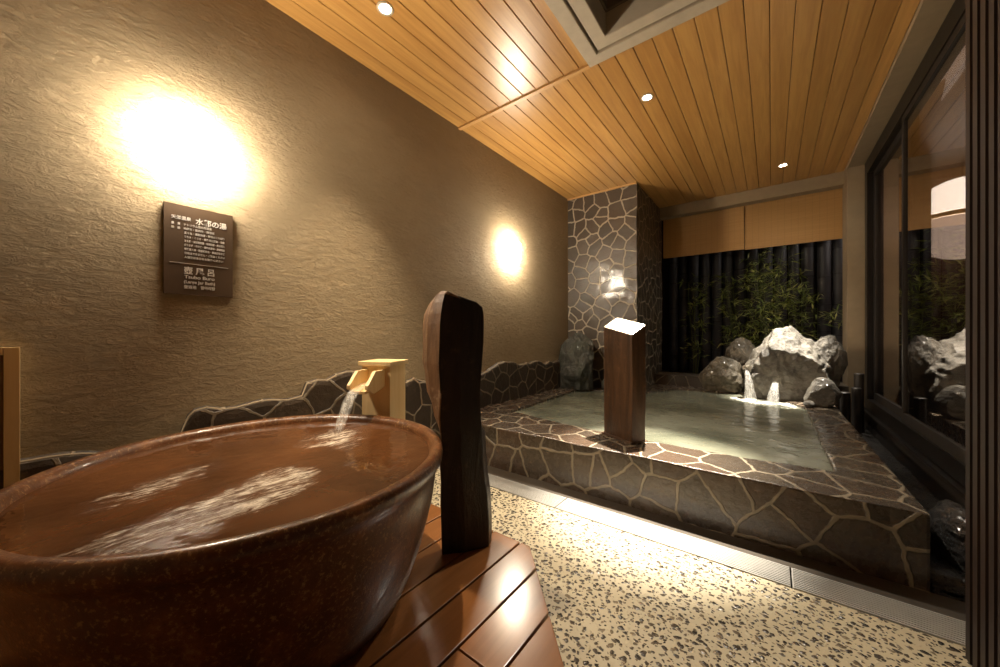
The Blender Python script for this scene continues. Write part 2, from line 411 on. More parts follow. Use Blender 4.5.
obj('inner_frame', ringbox(SX0 + .088, SX1 - .088, SY0 + .088, SY1 - .088, .075, CZ - .014, CZ + .12), M['greyframe'], sk)
obj('light_shaft', ringbox(SX0 + .155, SX1 - .155, SY0 + .155, SY1 - .155, .02, CZ + .121, CZ + .60, 0), plain('brown_shaft', (.16, .12, .08), .7), sk)
bm = B(); box(bm, SX0 + .15, SX1 - .15, SY0 + .15, SY1 - .15, CZ + .60, CZ + .62); obj('cover', bm, M['blackmetal'], sk, label='dark closed cover')

# stone baseboard along left wall with a ragged top
out = [(-1.3, .47), (-.4, .50), (.017, .482), (.10, .478), (.18, .45), (.30, .455), (.37, .475), (.40, .560), (.42, .578), (.461, .584), (.52, .566), (.573, .565), (.64, .577), (.722, .581), (.80, .568), (.867, .576), (.893, .638), (.95, .655), (1.002, .648), (1.06, .675), (1.122, .689),
       (1.207, .676), (1.3, .64), (1.4, .60), (1.552, .575), (1.621, .596), (1.70, .57), (1.741, .562), (1.85, .60), (2.0, .555), (2.15, .575), (2.313, .553), (2.435, .577), (2.50, .60), (2.595, .638), (2.72, .645), (2.869, .629), (2.93, .60), (2.993, .602), (3.07, .612), (3.143, .600), (3.25, .625), (3.345, .608), (3.45, .57), (3.55, .60), (3.636, .578), (3.8, .60), (4.06, .58)]
pts = []
for (a, za), (b, zb) in zip(out, out[1:]):
    n = max(1, int((b - a) / .035))
    for k in range(n):
        f = k / n; y = a + (b - a) * f; pts.append((y, za + (zb - za) * f + noise.noise(Vector((y * 14, 3, 0))) * .010))
pts.append(out[-1])
bm = B(); d0, d1 = WX + .001, WX + .035
fr = [bm.verts.new((d1 + noise.noise(Vector((y * 5, 0, 7))) * .008, y, z)) for y, z in pts]; bk = [bm.verts.new((d0, y, z + .012)) for y, z in pts]
ft = [bm.verts.new((d1 + .004, y, z - .02)) for y, z in pts]
fb = [bm.verts.new((d1 + .004, y, -.03)) for y, z in pts]; bb = [bm.verts.new((d0, y, -.03)) for y, z in pts]
for k in range(len(pts) - 1):
    bm.faces.new((fr[k], fr[k + 1], bk[k + 1], bk[k])); bm.faces.new((ft[k], ft[k + 1], fr[k + 1], fr[k])); bm.faces.new((fb[k], fb[k + 1], ft[k + 1], ft[k]))
    bm.faces.new((bk[k], bk[k + 1], bb[k + 1], bb[k])); bm.faces.new((bb[k], bb[k + 1], fb[k + 1], fb[k]))
bm.faces.new((fr[0], bk[0], bb[0], fb[0], ft[0])); bm.faces.new((fr[-1], ft[-1], fb[-1], bb[-1], bk[-1]))
o = struct('baseboard_left', bm, M['base_stone'])
# pale mortar bead running along the ragged top
bm = B(); tube(bm, [(d1 - .012, y, z + .004) for y, z in pts], .005, 6); struct('trim_9', bm, plain('mortar_bead', (.34, .27, .18), .8), True)

# stone column
bm = B(); box(bm, WX, -1.19, 4.06, 5.2, .0, CZ); bmesh.ops.subdivide_edges(bm, edges=bm.edges[:], cuts=40, use_grid_fill=True)
for v in bm.verts:
    n = noise.noise(v.co * 9) * .006 + noise.noise(v.co * 3) * .006
    if v.co.y < 4.07: v.co.y += n - .004
    if v.co.x > -1.2: v.co.x += n
tag(obj('stone_column', bm, M['column']), 'square column faced with dark crazy paving stones in the far left corner', 'column')

# pool: coping and front wall of crazy paving
WZ, KZ = .258, .276
inner = [(-1.72, 2.40), (-1.2, 2.30), (-.6, 2.235), (-.14, 2.235), (.236, 2.28), (.238, 3.2), (.24, 4.02), (.10, 4.42), (-.28, 4.66), (-.9, 4.52), (-1.12, 4.03), (-1.78, 3.82), (-1.75, 3.1)]
outer = [(WX + .003, 1.91), (-1.35, 1.91), (-.7, 1.912), (-.15, 1.915), (.45, 1.93), (.452, 3.2), (.455, 4.2), (.455, 4.78), (-.2, 4.80), (-1.18, 4.80), (-1.185, 4.05), (WX + .003, 4.05), (WX + .003, 3.1)]
bm = B(); N = len(inner)
def refine(P):
    r = []
    for k in range(len(P)):
        a, b = P[k], P[(k + 1) % len(P)]
        for j in range(6): r.append((a[0] + (b[0] - a[0]) * j / 6, a[1] + (b[1] - a[1]) * j / 6))
    return r
I2, O2 = refine(inner), refine(outer)
wob = lambda x, y, s: noise.noise(Vector((x * 5, y * 5, s))) * .010
it = [bm.verts.new((x + wob(x, y, 1), y + wob(x, y, 2), KZ + wob(x, y, 3) * .4)) for x, y in I2]
ot = [bm.verts.new((x, y + (wob(x, y, 4) if y < 2 else 0), KZ + wob(x, y, 5) * .5)) for x, y in O2]
ib = [bm.verts.new((v.co.x, v.co.y, -.10)) for v in it]; ob = [bm.verts.new((v.co.x, v.co.y, -.03)) for v in ot]
for k in range(len(I2)):
    j = (k + 1) % len(I2)
    bm.faces.new((ot[k], ot[j], it[j], it[k])); bm.faces.new((it[k], it[j], ib[j], ib[k])); bm.faces.new((ot[k], ot[j], ob[j], ob[k])); bm.faces.new((ob[k], ob[j], ib[j], ib[k]))
bmesh.ops.recalc_face_normals(bm, faces=bm.faces); bevel(bm, .010, 2, 50)
pool = tag(obj('stone_bath', bm, M['coping']), 'large sunken hot bath with a low crazy paving stone rim', 'bath')
bm = B(); prism(bm, inner, -.09, -.05); obj('bath_floor', bm, M['concrete'], pool)

# pool water surface (fine grid clipped to the inner outline)
def inside(p, poly):
    c = False
    for k in range(len(poly)):
        (x1, y1), (x2, y2) = poly[k], poly[k - 1]
        if (y1 > p[1]) != (y2 > p[1]) and p[0] < (x2 - x1) * (p[1] - y1) / (y2 - y1) + x1: c = not c
    return c
def water_mesh(name, poly, z, step, foam_glint_f, amp, mat):
    # clipped grid: fill outline, then knife by bisecting along a grid
    bm = B(); bm.faces.new([bm.verts.new((x, y, z)) for x, y in poly])
    xs = [p[0] for p in poly]; ys = [p[1] for p in poly]
    x = min(xs) + step
    while x < max(xs): bmesh.ops.bisect_plane(bm, geom=bm.verts[:] + bm.edges[:] + bm.faces[:], plane_co=(x, 0, 0), plane_no=(1, 0, 0)); x += step
    y = min(ys) + step
    while y < max(ys): bmesh.ops.bisect_plane(bm, geom=bm.verts[:] + bm.edges[:] + bm.faces[:], plane_co=(0, y, 0), plane_no=(0, 1, 0)); y += step
    for f in bm.faces:
        if f.normal.z < 0: f.normal_flip()
    vals = []
    for v in bm.verts:
        v.co.z = z + amp * noise.noise(Vector((v.co.x * 9, v.co.y * 9, 0))) + amp * .5 * noise.noise(Vector((v.co.x * 22, v.co.y * 22, 4)))
        vals.append(foam_glint_f(v.co.x, v.co.y))
    me = bpy.data.meshes.new(name); bm.to_mesh(me); bm.free(); me.materials.append(mat)
    for p in me.polygons: p.use_smooth = True
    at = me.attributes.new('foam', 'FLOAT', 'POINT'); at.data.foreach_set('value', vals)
    o = bpy.data.objects.new(name, me); COL.objects.link(o); return o
def seg(x, y, a, b, w, soft=1.0):
    ax, ay = a; bx, by = b; t = max(0, min(1, ((x - ax) * (bx - ax) + (y - ay) * (by - ay)) / ((bx - ax) ** 2 + (by - ay) ** 2)))
    d = math.hypot(x - ax - t * (bx - ax), y - ay - t * (by - ay)); return max(0, 1 - d / w) ** soft
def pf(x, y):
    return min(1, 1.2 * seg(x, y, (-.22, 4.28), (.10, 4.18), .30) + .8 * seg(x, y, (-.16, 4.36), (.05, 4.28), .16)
               + .35 * seg(x, y, (-.5, 3.5), (.15, 3.3), .45) * (.4 + .6 * noise.noise(Vector((x * 3, y * 6, 2)))))  # last term paints highlight streaks on the open water
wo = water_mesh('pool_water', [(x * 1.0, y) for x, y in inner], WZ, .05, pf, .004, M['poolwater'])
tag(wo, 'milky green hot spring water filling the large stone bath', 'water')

# right-hand gutter floor, low wall under the window
bm = B(); box(bm, .456, RX - .03, 1.935, 4.88, -.05, .03); bmesh.ops.subdivide_edges(bm, edges=bm.edges[:], cuts=24, use_grid_fill=True)
for v in bm.verts:
    if v.co.z > .02: v.co.z += noise.noise(v.co * 17) * .02
struct('trim_10', bm, M['rock_black'], True)
bm = B(); box(bm, RX - .03, RX + .09, 1.66, 5.2, -.05, .20); struct('wall_right', bm, M['blackwood'])
# back ledge and garden bed
bm = B(); box(bm, -1.185, .60, 4.82, 5.2, -.05, .40); bevel(bm, .012)
struct('trim_11', bm, M['base_stone'])
bm = B(); box(bm, -1.8, 1.0, 5.205, 6.4, -.05, .34); bmesh.ops.subdivide_edges(bm, edges=bm.edges[:], cuts=22, use_grid_fill=True)
for v in bm.verts:
    if v.co.z > .3: v.co.z += noise.noise(v.co * 6) * .03
struct('trim_12', bm, M['ground'], True)
bm = B(); box(bm, -2.2, 1.3, 6.12, 6.2, -.05, 3.0); struct('wall_far', bm, M['darkgap'])

# ------------------------------------------------------------------ drain gratings
for i, (xa, xb, lab) in enumerate(((-1.87, -.905, 'stainless steel drain grating at its left end, behind the charred log'), (-.905, .06, 'stainless steel drain grating, brightly lit middle section before the bath'),
                                   (.06, .70, 'stainless steel drain grating, dim right section beside the slatted screen'))):
    t = thing('drain_grating', lab, 'drain grating', ((xa + xb) / 2, 1.73, -.03), 'gratings over the floor drain')
    bm = B()
    for k in range(12):
        y = 1.664 + k * .0118; box(bm, xa + .004, xb - .004, y, y + .0058, -.022, .0015)
    obj('grating_bars', bm, M['steel'], t)
    x = xa + .002
    while x < xb:
        bm = B(); box(bm, x, x + .004, 1.660, 1.80, -.032, -.0225 if xa + .01 < x else .001); obj('cross_bar', bm, M['steel'], t); x += (xb - xa - .008) / 6

# ------------------------------------------------------------------ wooden deck
deck = thing('wooden_deck', 'glossy reddish brown plank deck under the round tub', 'deck', (-1.2, .4, 0))
DP = [(WX + .04, -1.2), (-.35, -1.2), (-.27, .665), (-.436, .848), (-.794, 1.24), (WX + .04, 1.24)]
x = -.84 - .1425 * 9
while x < -.27:
    x0, x1 = max(x + .004, WX + .04), x + .1425 - .004
    segs = [(-9, 9)] if abs(x + .6975) > .02 else [(-9, .712), (.718, 9)]
    for ya, yb in segs:
        P = clip(DP, x0, x1)
        if ya > -9 or yb < 9:
            P = [(b, a) for a, b in clip([(b, a) for a, b in P], ya, yb)] if len(P) > 2 else P
        Q_ = []
        for q in P:
            if not Q_ or math.dist(q, Q_[-1]) > .002: Q_.append(q)
        if len(Q_) > 2:
            bm = B(); prism(bm, Q_, .018, .04); bmesh.ops.recalc_face_normals(bm, faces=bm.faces); bevel(bm, .0025, 2)
            obj('deck_board', bm, M['deck'], deck)
    x += .1425
cx_, cy_ = -1.1, 0
bm = B(); prism(bm, [(cx_ + (a - cx_) * .985, cy_ + (b - cy_) * .985) for a, b in DP], .001, .017); obj('deck_frame', bm, M['deckedge'], deck)

# ------------------------------------------------------------------ round tub
TC, TR, TZ = (-1.343, .468), .582, .52
tub = thing('round_tub', 'large round copper brown glazed pottery tub on the wooden deck', 'bath tub', (TC[0], TC[1], .04))
prof = [(0, .042), (.43, .042), (.455, .055), (.475, .10), (.505, .18), (.530, .27), (.548, .35), (.556, .41), (.560, .445), (.570, .462), (.580, .478), (.583, .495), (.581, .509), (.575, .518), (.566, .521),
        (.552, .519), (.541, .511), (.535, .497), (.530, .47), (.520, .40), (.50, .28), (.46, .14), (.42, .10), (0, .09)]
bm = B(); lathe(bm, prof, 128, TC)
for v in bm.verts:
    v.co.z += 0 if v.co.z < .1 else noise.noise(v.co * 3) * .002
obj('tub_body', bm, M['tub'], tub, True)
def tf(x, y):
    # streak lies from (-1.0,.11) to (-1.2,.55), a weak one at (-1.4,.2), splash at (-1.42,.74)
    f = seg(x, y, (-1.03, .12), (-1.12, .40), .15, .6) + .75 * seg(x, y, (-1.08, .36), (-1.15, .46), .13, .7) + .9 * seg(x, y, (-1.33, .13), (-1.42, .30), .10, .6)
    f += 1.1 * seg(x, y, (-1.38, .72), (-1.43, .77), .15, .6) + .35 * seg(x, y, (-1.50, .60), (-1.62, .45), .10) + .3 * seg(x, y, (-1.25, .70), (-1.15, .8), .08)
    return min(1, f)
tp = [(TC[0] + .536 * math.cos(2 * PI * k / 96), TC[1] + .536 * math.sin(2 * PI * k / 96)) for k in range(96)]
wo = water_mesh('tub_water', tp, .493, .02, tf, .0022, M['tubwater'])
tag(wo, 'reddish brown water with white streaks and froth filling the round pottery tub', 'water')

# spout: cypress box with chute
n = Vector((.42, -.907, 0)); e = Vector((.907, .42, 0))   # n = facing the tub, e = along the front to the right
FR = Vector((-1.545, 1.095, 0)); W_, D_ = .162, .165
SM = Matrix(((e.x, -n.x, 0, FR.x), (e.y, -n.y, 0, FR.y), (0, 0, 1, 0), (0, 0, 0, 1)))   # local x along front (0=right), y = away from the tub
sp = thing('water_spout', 'pale cypress wood spout box pouring water into the round tub', 'water spout', (FR.x, FR.y, .04))
obj('spout_box', bbox(-W_, 0, 0, D_, .041, .752, .003, SM), M['hinoki'], sp)
obj('lid', bbox(-W_ - .012, .012, -.016, D_ + .012, .753, .776, .003, SM), M['hinoki'], sp)
bm = B()   # chute with two cheeks and a sloping floor
def tilt(pts, x0, x1):
    a = [bm.verts.new(SM @ Vector((x0, y, z))) for y, z in pts]; b = [bm.verts.new(SM @ Vector((x1, y, z))) for y, z in pts]
    bm.faces.new(a); bm.faces.new(b[::-1])
    for k in range(len(pts)):
        j = (k + 1) % len(pts); bm.faces.new((a[k], b[k], b[j], a[j]))
cheek = [(0, .735), (-.085, .735), (-.15, .672), (-.15, .655), (-.10, .628), (0, .650)]
tilt(cheek, -.045, -.028); tilt(cheek, -.142, -.125)
tilt([(0, .664), (-.148, .644), (-.148, .632), (0, .650)], -.125, -.045)
obj('chute', bm, M['hinoki'], sp)
# water stream
bm = B(); path = []
rs = []
for k in range(15):
    f = k / 14; y = -.06 - .10 * min(1, f * 4) - .16 * max(0, f - .2); z = .672 - .02 * min(1, f * 4) - .165 * max(0, (f - .22) / .78) ** 1.5
    pt = SM @ Vector((-.085, y, z)); path.append(pt); rs.append((.034 - .010 * f, .009 + .006 * f))
tube(bm, path, rs, 12)
for v in bm.verts: v.co += Vector((1, 1, 0)) * noise.noise(v.co * 30) * .004
tag(obj('water_stream', bm, M['stream'], smooth=True), 'thin white stream of water falling from the wooden spout into the tub', 'falling water')
SPL = path[-1]

# ------------------------------------------------------------------ charred log post beside tub
A0 = Vector((-1.038, .974)); ef = Vector((.579, .815)); eb = Vector((-.995, .10))
rows = [(.041, .0, .185, .125, 0), (.14, -.002, .186, .12, 0), (.25, -.006, .180, .115, 0), (.33, -.004, .170, .112, 0), (.42, -.009, .162, .11, 0), (.50, -.005, .158, .09, 0), (.586, -.009, .155, .078, 0), (.68, -.004, .152, .074, 0), (.77, -.009, .158, .082, 0), (.80, -.011, .160, .088, 0), (.883, -.008, .166, .090, 0),
        (.96, -.006, .167, .094, 0), (1.00, -.002, .166, .092, 0), (1.045, .004, .160, .074, .0), (1.078, .012, .135, .05, 0), (1.092, .025, .075, .035, 0)]
log = thing('charred_log', 'upright dark split log standing on the deck beside the round tub', 'wooden post', (A0.x, A0.y, .04))
bm = B(); bs = B(); rf = []; rl = []
for z, u0, u1, w, _ in rows:
    nz = noise.noise(Vector((0, 0, z * 9))) * .004
    hi = min(1, max(0, (z - .50) / .14)); ebz = (Vector((-.35, .94)) * (1 - hi) + eb * hi).normalized(); w = .075 * (1 - hi) + w * 1.5 * hi
    FL = A0 + ef * (u0 * 1.03 + nz); FRr = A0 + ef * (u1 * 1.05 + nz); BL = FL + ebz * w + ef * .012; BR = FRr + ebz * (w * .8) - ef * .006
    topk = 0 if z < 1.04 else 0
    zz = lambda u: z - max(0, (z - 1.0)) * .35 * (u / .16)
    ring = []
    pts = [(FL, zz(0)), (A0 + ef * (u0 * .5 + u1 * .5) + Vector((.815, -.579)) * .010, zz(.08)), (FRr, zz(.16)), (BR, zz(.16)), ((BR + BL) / 2 + eb * .02, zz(.08)), (BL, z), ((BL * .5 + FL * .5) - ef * .014, z)]
    rf.append([bm.verts.new((p.x, p.y, h)) for p, h in pts])
K = 7
for p, q in zip(rf, rf[1:]):
    for k in range(K): bm.faces.new((p[k], p[(k + 1) % K], q[(k + 1) % K], q[k]))
bm.faces.new(rf[0][::-1]); bm.faces.new(rf[-1])
bmesh.ops.recalc_face_normals(bm, faces=bm.faces)
bevel(bm, .005, 2, 50)
o = obj('log_body', bm, M['log'], log)
o.data.materials.append(M['logedge_lit'])
for p_ in o.data.polygons:
    if p_.normal.x * (-.35) + p_.normal.y * (-.93) > .45: p_.material_index = 1
md = o.modifiers.new('sub', 'SUBSURF'); md.subdivision_type = 'SIMPLE'; md.levels = md.render_levels = 2

# ------------------------------------------------------------------ wooden sleeper post on the coping
FLp = Vector((-.86, 2.225)); e1 = Vector((.878, -.478)); e2 = Vector((.478, .878)); w1, w2 = .245, .11
PM = Matrix(((e1.x, e2.x, 0, FLp.x), (e1.y, e2.y, 0, FLp.y), (0, 0, 1, 0), (0, 0, 0, 1)))
bm = B(); vs = box(bm, 0, w1, 0, w2, .272, .90)
bmesh.ops.subdivide_edges(bm, edges=bm.edges[:], cuts=14, use_grid_fill=True)
top = []
for v in bm.verts:
    s = (v.co.z - .272) / .628; zt = .965 - .052 * (v.co.x / w1) + .062 * (v.co.y / w2)
    v.co.z = .272 + s * (zt - .272)
    k = noise.noise(Vector((v.co.x * 20, v.co.y * 20, v.co.z * 4))) * .004
    v.co.x += k; v.co.y += k
bmesh.ops.transform(bm, matrix=PM, verts=bm.verts); bmesh.ops.recalc_face_normals(bm, faces=bm.faces); bevel(bm, .008, 2, 55)
sl = thing('sleeper_post', 'square brown timber post with a bright slanted top standing on the bath rim', 'wooden post', (FLp.x, FLp.y, .276))
o = obj('post_body', bm, M['post'], sl)
o.data.materials.append(plain('pale_cut_top', (.62, .52, .38), .35, coat=.5))
for p_ in o.data.polygons:
    if p_.normal.z > .5: p_.material_index = 1
bm = B(); box(bm, -.01, w1 + .006, -.012, w2 + .005, .272, .285, PM); bevel(bm, .003); obj('footing', bm, M['post'], sl)

# ------------------------------------------------------------------ rocks
def rock(name, label, c, size, seed, mat, **kw):
    g = kw.pop('group', None)
    return tag(obj(name, rock_bm(Vector(c), size, seed, **kw), mat, smooth=False), label, 'rock', g)
main = rock('waterfall_rock', 'large craggy pale topped rock that pours water into the bath', (.075, 4.58, .56), (.36, .32, .46), 11, M['rock'], sub=6, cuts=3, rough=.085, sharp=1.3, floor=.262,
            cutpl=[((-.80, -.15, .55), .56), ((.55, -.3, .7), .70), ((0, -1, -.22), .52), ((0, -.55, 1), .66), ((-1, 0, 0), .78)])
rock('boulder', 'rounded brown boulder at the left foot of the waterfall rock', (-.45, 4.70, .43), (.20, .17, .24), 21, M['rock_brown'], sub=5, cuts=6, rough=.075, floor=.277)
rock('boulder', 'smooth round dark boulder behind, left of the waterfall rock', (-.27, 5.02, .62), (.17, .15, .23), 32, M['rock_brown'], sub=5, cuts=5, rough=.06, floor=.401)
rock('boulder', 'upright fan shaped pale rock just right of the waterfall rock', (.435, 4.66, .58), (.14, .12, .30), 43, M['rock'], sub=5, cuts=5, rough=.07, sharp=1.6, floor=.277)
rock('boulder', 'small squat rock on the rim at the right corner of the bath', (.345, 4.22, .385), (.125, .11, .14), 54, M['rock'], sub=5, cuts=5, rough=.05, floor=.277, cutpl=[((0, -1, -.1), .7)])
rock('boulder', 'tall dark mossy rock in the corner against the stone column', (-1.80, 3.84, .50), (.225, .16, .41), 66, M['rock_green'], sub=5, cuts=6, rough=.09, floor=.277)
rock('boulder', 'low black wet rock in the gutter at the right end of the bath', (.59, 2.22, .10), (.10, .17, .13), 76, M['rock_black'], sub=5, cuts=6, rough=.06, floor=.035)
rock('boulder', 'dark blocky stone on the rim between column and mossy rock', (-1.38, 3.93, .36), (.16, .10, .12), 87, M['rock_green'], sub=4, cuts=9, rough=.03, floor=.277)
rock('pebble_stone', 'fist sized pale stone at the water edge before the small squat rock', (.262, 4.10, .305), (.04, .04, .03), 98, M['rock'], sub=4, cuts=4, rough=.05, floor=.277)
# stone spout lip and waterfalls
tag(obj('stone_spout', rock_bm(Vector((-.20, 4.43, .555)), (.045, .06, .05), 5, 4, 5, .06), M['rock_brown']), 'small brown stone spout on the left side of the waterfall rock', 'water spout')
def fall(p0, p1, w0, w1_, label):
    bm = B(); path = []; rs = []
    for k in range(12):
        f = k / 11; path.append(Vector((p0[0] + (p1[0] - p0[0]) * f ** .6, p0[1] + (p1[1] - p0[1]) * f ** .6, p0[2] + (p1[2] - p0[2]) * f ** 1.3))); rs.append((w0 + (w1_ - w0) * f, .008 + .018 * f))
    tube(bm, path, rs, 12)
    for v in bm.verts: v.co.x += noise.noise(v.co * 25) * .006
    tag(obj('waterfall', bm, M['stream'], smooth=True), label, 'falling water')
fall((-.205, 4.385, .55), (-.165, 4.28, .262), .014, .058, 'left stream of water falling from the stone spout into the bath')
fall((.035, 4.30, .45), (.01, 4.17, .262), .024, .055, 'right stream of water falling from the rock front into the bath')
# stakes beside the rocks
for x, y, h, r, lab in ((.63, 4.52, .56, .035, 'tallest of the black log stakes beside the plaster post'), (.52, 4.36, .40, .035, 'lowest of the black log stakes, nearest the bath'), (.60, 4.42, .44, .033, 'thickest black log stake, nearest the window')):
    bm = B(); lathe(bm, [(0, .02), (r, .02), (r * .97, h * .5), (r, h - .006), (r - .006, h), (0, h)], 20, (x, y)); tag(obj('log_stake', bm, M['blackwood'], smooth=False), lab, 'stake', 'black log stakes at the window corner')

# ------------------------------------------------------------------ bamboo blinds
for x0, x1, zb, y, lab in ((-1.175, -.262, 1.957, 5.225, 'left split bamboo blind under the far beam'), (-.258, .66, 1.950, 5.245, 'right split bamboo blind under the far beam')):
    t = thing('bamboo_blind', lab, 'blind', ((x0 + x1) / 2, y, 2.5), 'bamboo blinds over the garden opening')
    bm = B(); box(bm, x0, x1, y - .004, y + .004, zb, 2.56); bmesh.ops.subdivide_edges(bm, edges=[e_ for e_ in bm.edges if abs(e_.verts[0].co.x - e_.verts[1].co.x) > .1], cuts=24)
    for v in bm.verts: v.co.y += math.sin(v.co.x * 7) * .006; 
    obj('blind_mat', bm, M['blind'], t)
    bm = B(); box(bm, x0, x1, y - .010, y + .010, zb - .012, zb + .006); bevel(bm, .003); obj('bottom_rail', bm, M['blind'], t)

# ------------------------------------------------------------------ bamboo fence
rn = random.Random(3)
x = -1.25; k = 0
while x < .66:
    r = .066 + rn.uniform(-.005, .005); prof = [(0, .30)]; z = .30; nodes = []
    z2 = .30 + rn.uniform(.15, .4)
    while z2 < 2.5:
        prof += [(r, z + .012), (r * .985, (z + z2) / 2), (r, z2 - .012), (r * 1.05, z2 - .004), (r * .9, z2)]; nodes.append(z2); z = z2; z2 += rn.uniform(.30, .42)
    prof += [(r, z + .01), (r, 2.52), (0, 2.52)]
    cy = 5.93 + rn.uniform(-.02, .02)
    t = thing('bamboo_pole', 'smoked dark bamboo pole of the fence behind the leafy plants', 'bamboo pole', (x + r, cy, .3), 'upright poles of the bamboo fence')
    bm = B(); lathe(bm, prof, 16, (x + r, cy)); culm = obj('culm', bm, M['culm'], t, True)
    for q in nodes:
        bm = B(); lathe(bm, [(r * .95, q - .010), (r * 1.06, q - .005), (r * 1.06, q + .004), (r * .95, q + .009)], 16, (x + r, cy), True); g_ = obj('node_ring', bm, M['culmring'], None, True); g_.parent = culm; g_.matrix_parent_inverse = Matrix.Translation(t.location).inverted() @ Matrix.Translation(t.location)
    x += 2 * r + .008; k += 1

# ------------------------------------------------------------------ bamboo plants
def bamboo(x, y, h, nst, nl, seed, lab, spread=.22, zmin=.75, ymin=None):
    rd = random.Random(seed); t = thing('bamboo_plant', lab, 'plant', (x, y, .34), 'leafy bamboo before the fence')
    bs = B(); bl = B()
    for s in range(nst):
        top = Vector((x + rd.uniform(-spread, spread), y + rd.uniform(-.10, .10), h * rd.uniform(.82, 1))); b0 = Vector((x + rd.uniform(-.07, .07), y + rd.uniform(-.05, .05), .33))
        pth = [b0.lerp(top, q / 6) + Vector((math.sin(q) * .012, 0, 0)) for q in range(7)]
        tube(bs, pth, [.006 - .0006 * q for q in range(7)], 6)
        for j in range(nl // nst // 5):
            f = rd.uniform(max(0, (zmin - .33) / (h - .33)), 1.0); q = b0.lerp(top, f)
            dr = Vector((rd.gauss(0, 1), rd.gauss(0, .8), rd.uniform(-.1, .5))).normalized(); L = rd.uniform(.06, .18)
            tip = q + dr * L; tube(bs, [q, tip], [.0022, .0012], 4)
            for m in range(5):
                d = (dr * .5 + Vector((rd.gauss(0, .7), rd.gauss(0, .7), rd.uniform(-.6, .5)))).normalized(); ll = rd.uniform(.06, .12); w = ll * .085
                side = d.cross(Vector((rd.gauss(0, .4), rd.gauss(0, .4), 1))).normalized(); base = tip - dr * L * .25 * m / 4
                v0 = bl.verts.new(base); drop = Vector((0, 0, -.012))
                v1 = bl.verts.new(base + d * ll * .35 + side * w); v2 = bl.verts.new(base + d * ll * .35 - side * w); vm = bl.verts.new(base + d * ll * .36 + Vector((0, 0, -.003)))
                v3 = bl.verts.new(base + d * ll + drop)
                for f3 in ((v0, v1, vm), (v0, vm, v2), (v1, v3, vm), (vm, v3, v2)): bl.faces.new(f3)
    obj('stem', bs, M['stem'], t); obj('foliage', bl, M['leaf'], t)
bamboo(.02, 5.50, 2.02, 6, 900, 1, 'tall leafy bamboo directly behind the waterfall rock, its tips reaching the blind', .20, .95)
bamboo(.25, 5.62, 1.72, 4, 420, 2, 'bushy leafy bamboo to the right, behind the fan shaped rock', .13, .9)
bamboo(-.30, 5.60, 1.75, 5, 520, 3, 'leafy bamboo left of centre, behind the round dark boulder', .20, .75)
bamboo(-.82, 5.66, 1.85, 4, 340, 4, 'dim leafy bamboo at far left, next to the stone column', .20, .6)
bamboo(.66, 5.45, 1.38, 2, 90, 5, 'sparse bamboo twigs beside the plaster post at the window corner', .06, 1.1)

# ------------------------------------------------------------------ window in right wall
wf = thing('window_1', 'x', 'window', (RX, 3.3, .2)); del wf['label']; del wf['category']; wf['kind'] = 'structure'
bm = B()
box(bm, RX - .02, RX + .07, 1.70, 4.88, .20, .30); box(bm, RX - .02, RX + .07, 1.70, 4.88, 2.44, CZ - .036)
box(bm, RX - .02, RX + .07, 4.78, 4.88, .30, 2.44); box(bm, RX - .02, RX + .07, 1.70, 1.80, .30, 2.44)
bevel(bm, .004); obj('window_frame', bm, M['blackmetal'], wf)
for ya, yb, xo, zt in ((3.62, 4.78, .035, 2.43), (1.80, 3.70, .0, 2.43)):
    bm = B(); w = .038
    xa, xb = RX + xo - .012, RX + xo + .018
    box(bm, xa, xb, ya, yb, .301, .345 + .02); box(bm, xa, xb, ya, yb, zt - .035, 2.439); box(bm, xa, xb, ya, ya + w, .36, zt - .03); box(bm, xa, xb, yb - w, yb, .36, zt - .03)
    bevel(bm, .003); s = obj('window_sash', bm, M['blackwood'], wf)
    bm = B(); box(bm, RX + xo - .001, RX + xo + .004, ya + w, yb - w, .36, zt - .03); g = obj('window_glass', bm, M['glass']); g.parent = s
# drip rail below the window
bm = B(); box(bm, RX - .055, RX - .022, 1.9, 4.88, .185, .200); bevel(bm, .003); struct('trim_13', bm, M['blackmetal'])

# slatted screen at the right foreground
scn = thing('slatted_screen', 'dark brown vertical slat screen at the right edge', 'screen', (.46, .4, 0))
bm = B(); box(bm, .475, .50, -1.29, 1.615, .002, CZ - .002); obj('backing_panel', bm, M['blackwood'], scn)
y = 1.60; k = 0
while y > .55:
    obj('slat', bbox(.437, .475, y - .027, y, .002, CZ - .002, .003), M['slat'], scn); y -= .045
bm = B()
while y > -1.25: box(bm, .437, .475, y - .027, y, .002, CZ - .002); y -= .045
obj('slat_field', bm, M['slat'], scn)
bm = B(); box(bm, .50, 1.0, 1.60, 1.655, .0, CZ - .002); struct('wall_end', bm, M['blackwood'])

# ------------------------------------------------------------------ interior behind the glass
bm = B(); box(bm, RX + .09, 2.9, 1.66, 6.1, -.05, .30); struct('floor_inside', bm, M['blackwood'])
bm = B(); box(bm, RX + .07, 2.9, 1.66, 6.1, CZ + .0, CZ + .1); struct('ceiling_inside', bm, wood('dark_ceiling', (.03, .013, .006), (.07, .03, .013), 'Y'))
bm = B(); box(bm, 2.85, 2.95, 1.66, 6.1, .30, CZ); struct('wall_inside_right', bm, M['slat'])
t = NT('brick_tile'); v = t.coord('UV', scale=(1, 1, 1)); br = t.n('ShaderNodeTexBrick'); t.l(v, br.inputs[0]); br.inputs['Scale'].default_value = 9
br.inputs['Color1'].default_value = (.20, .09, .05, 1); br.inputs['Color2'].default_value = (.14, .06, .035, 1); br.inputs['Mortar'].default_value = (.35, .26, .18, 1); br.inputs['Mortar Size'].default_value = .02
t.set(base=br.outputs[0], rough=.5)
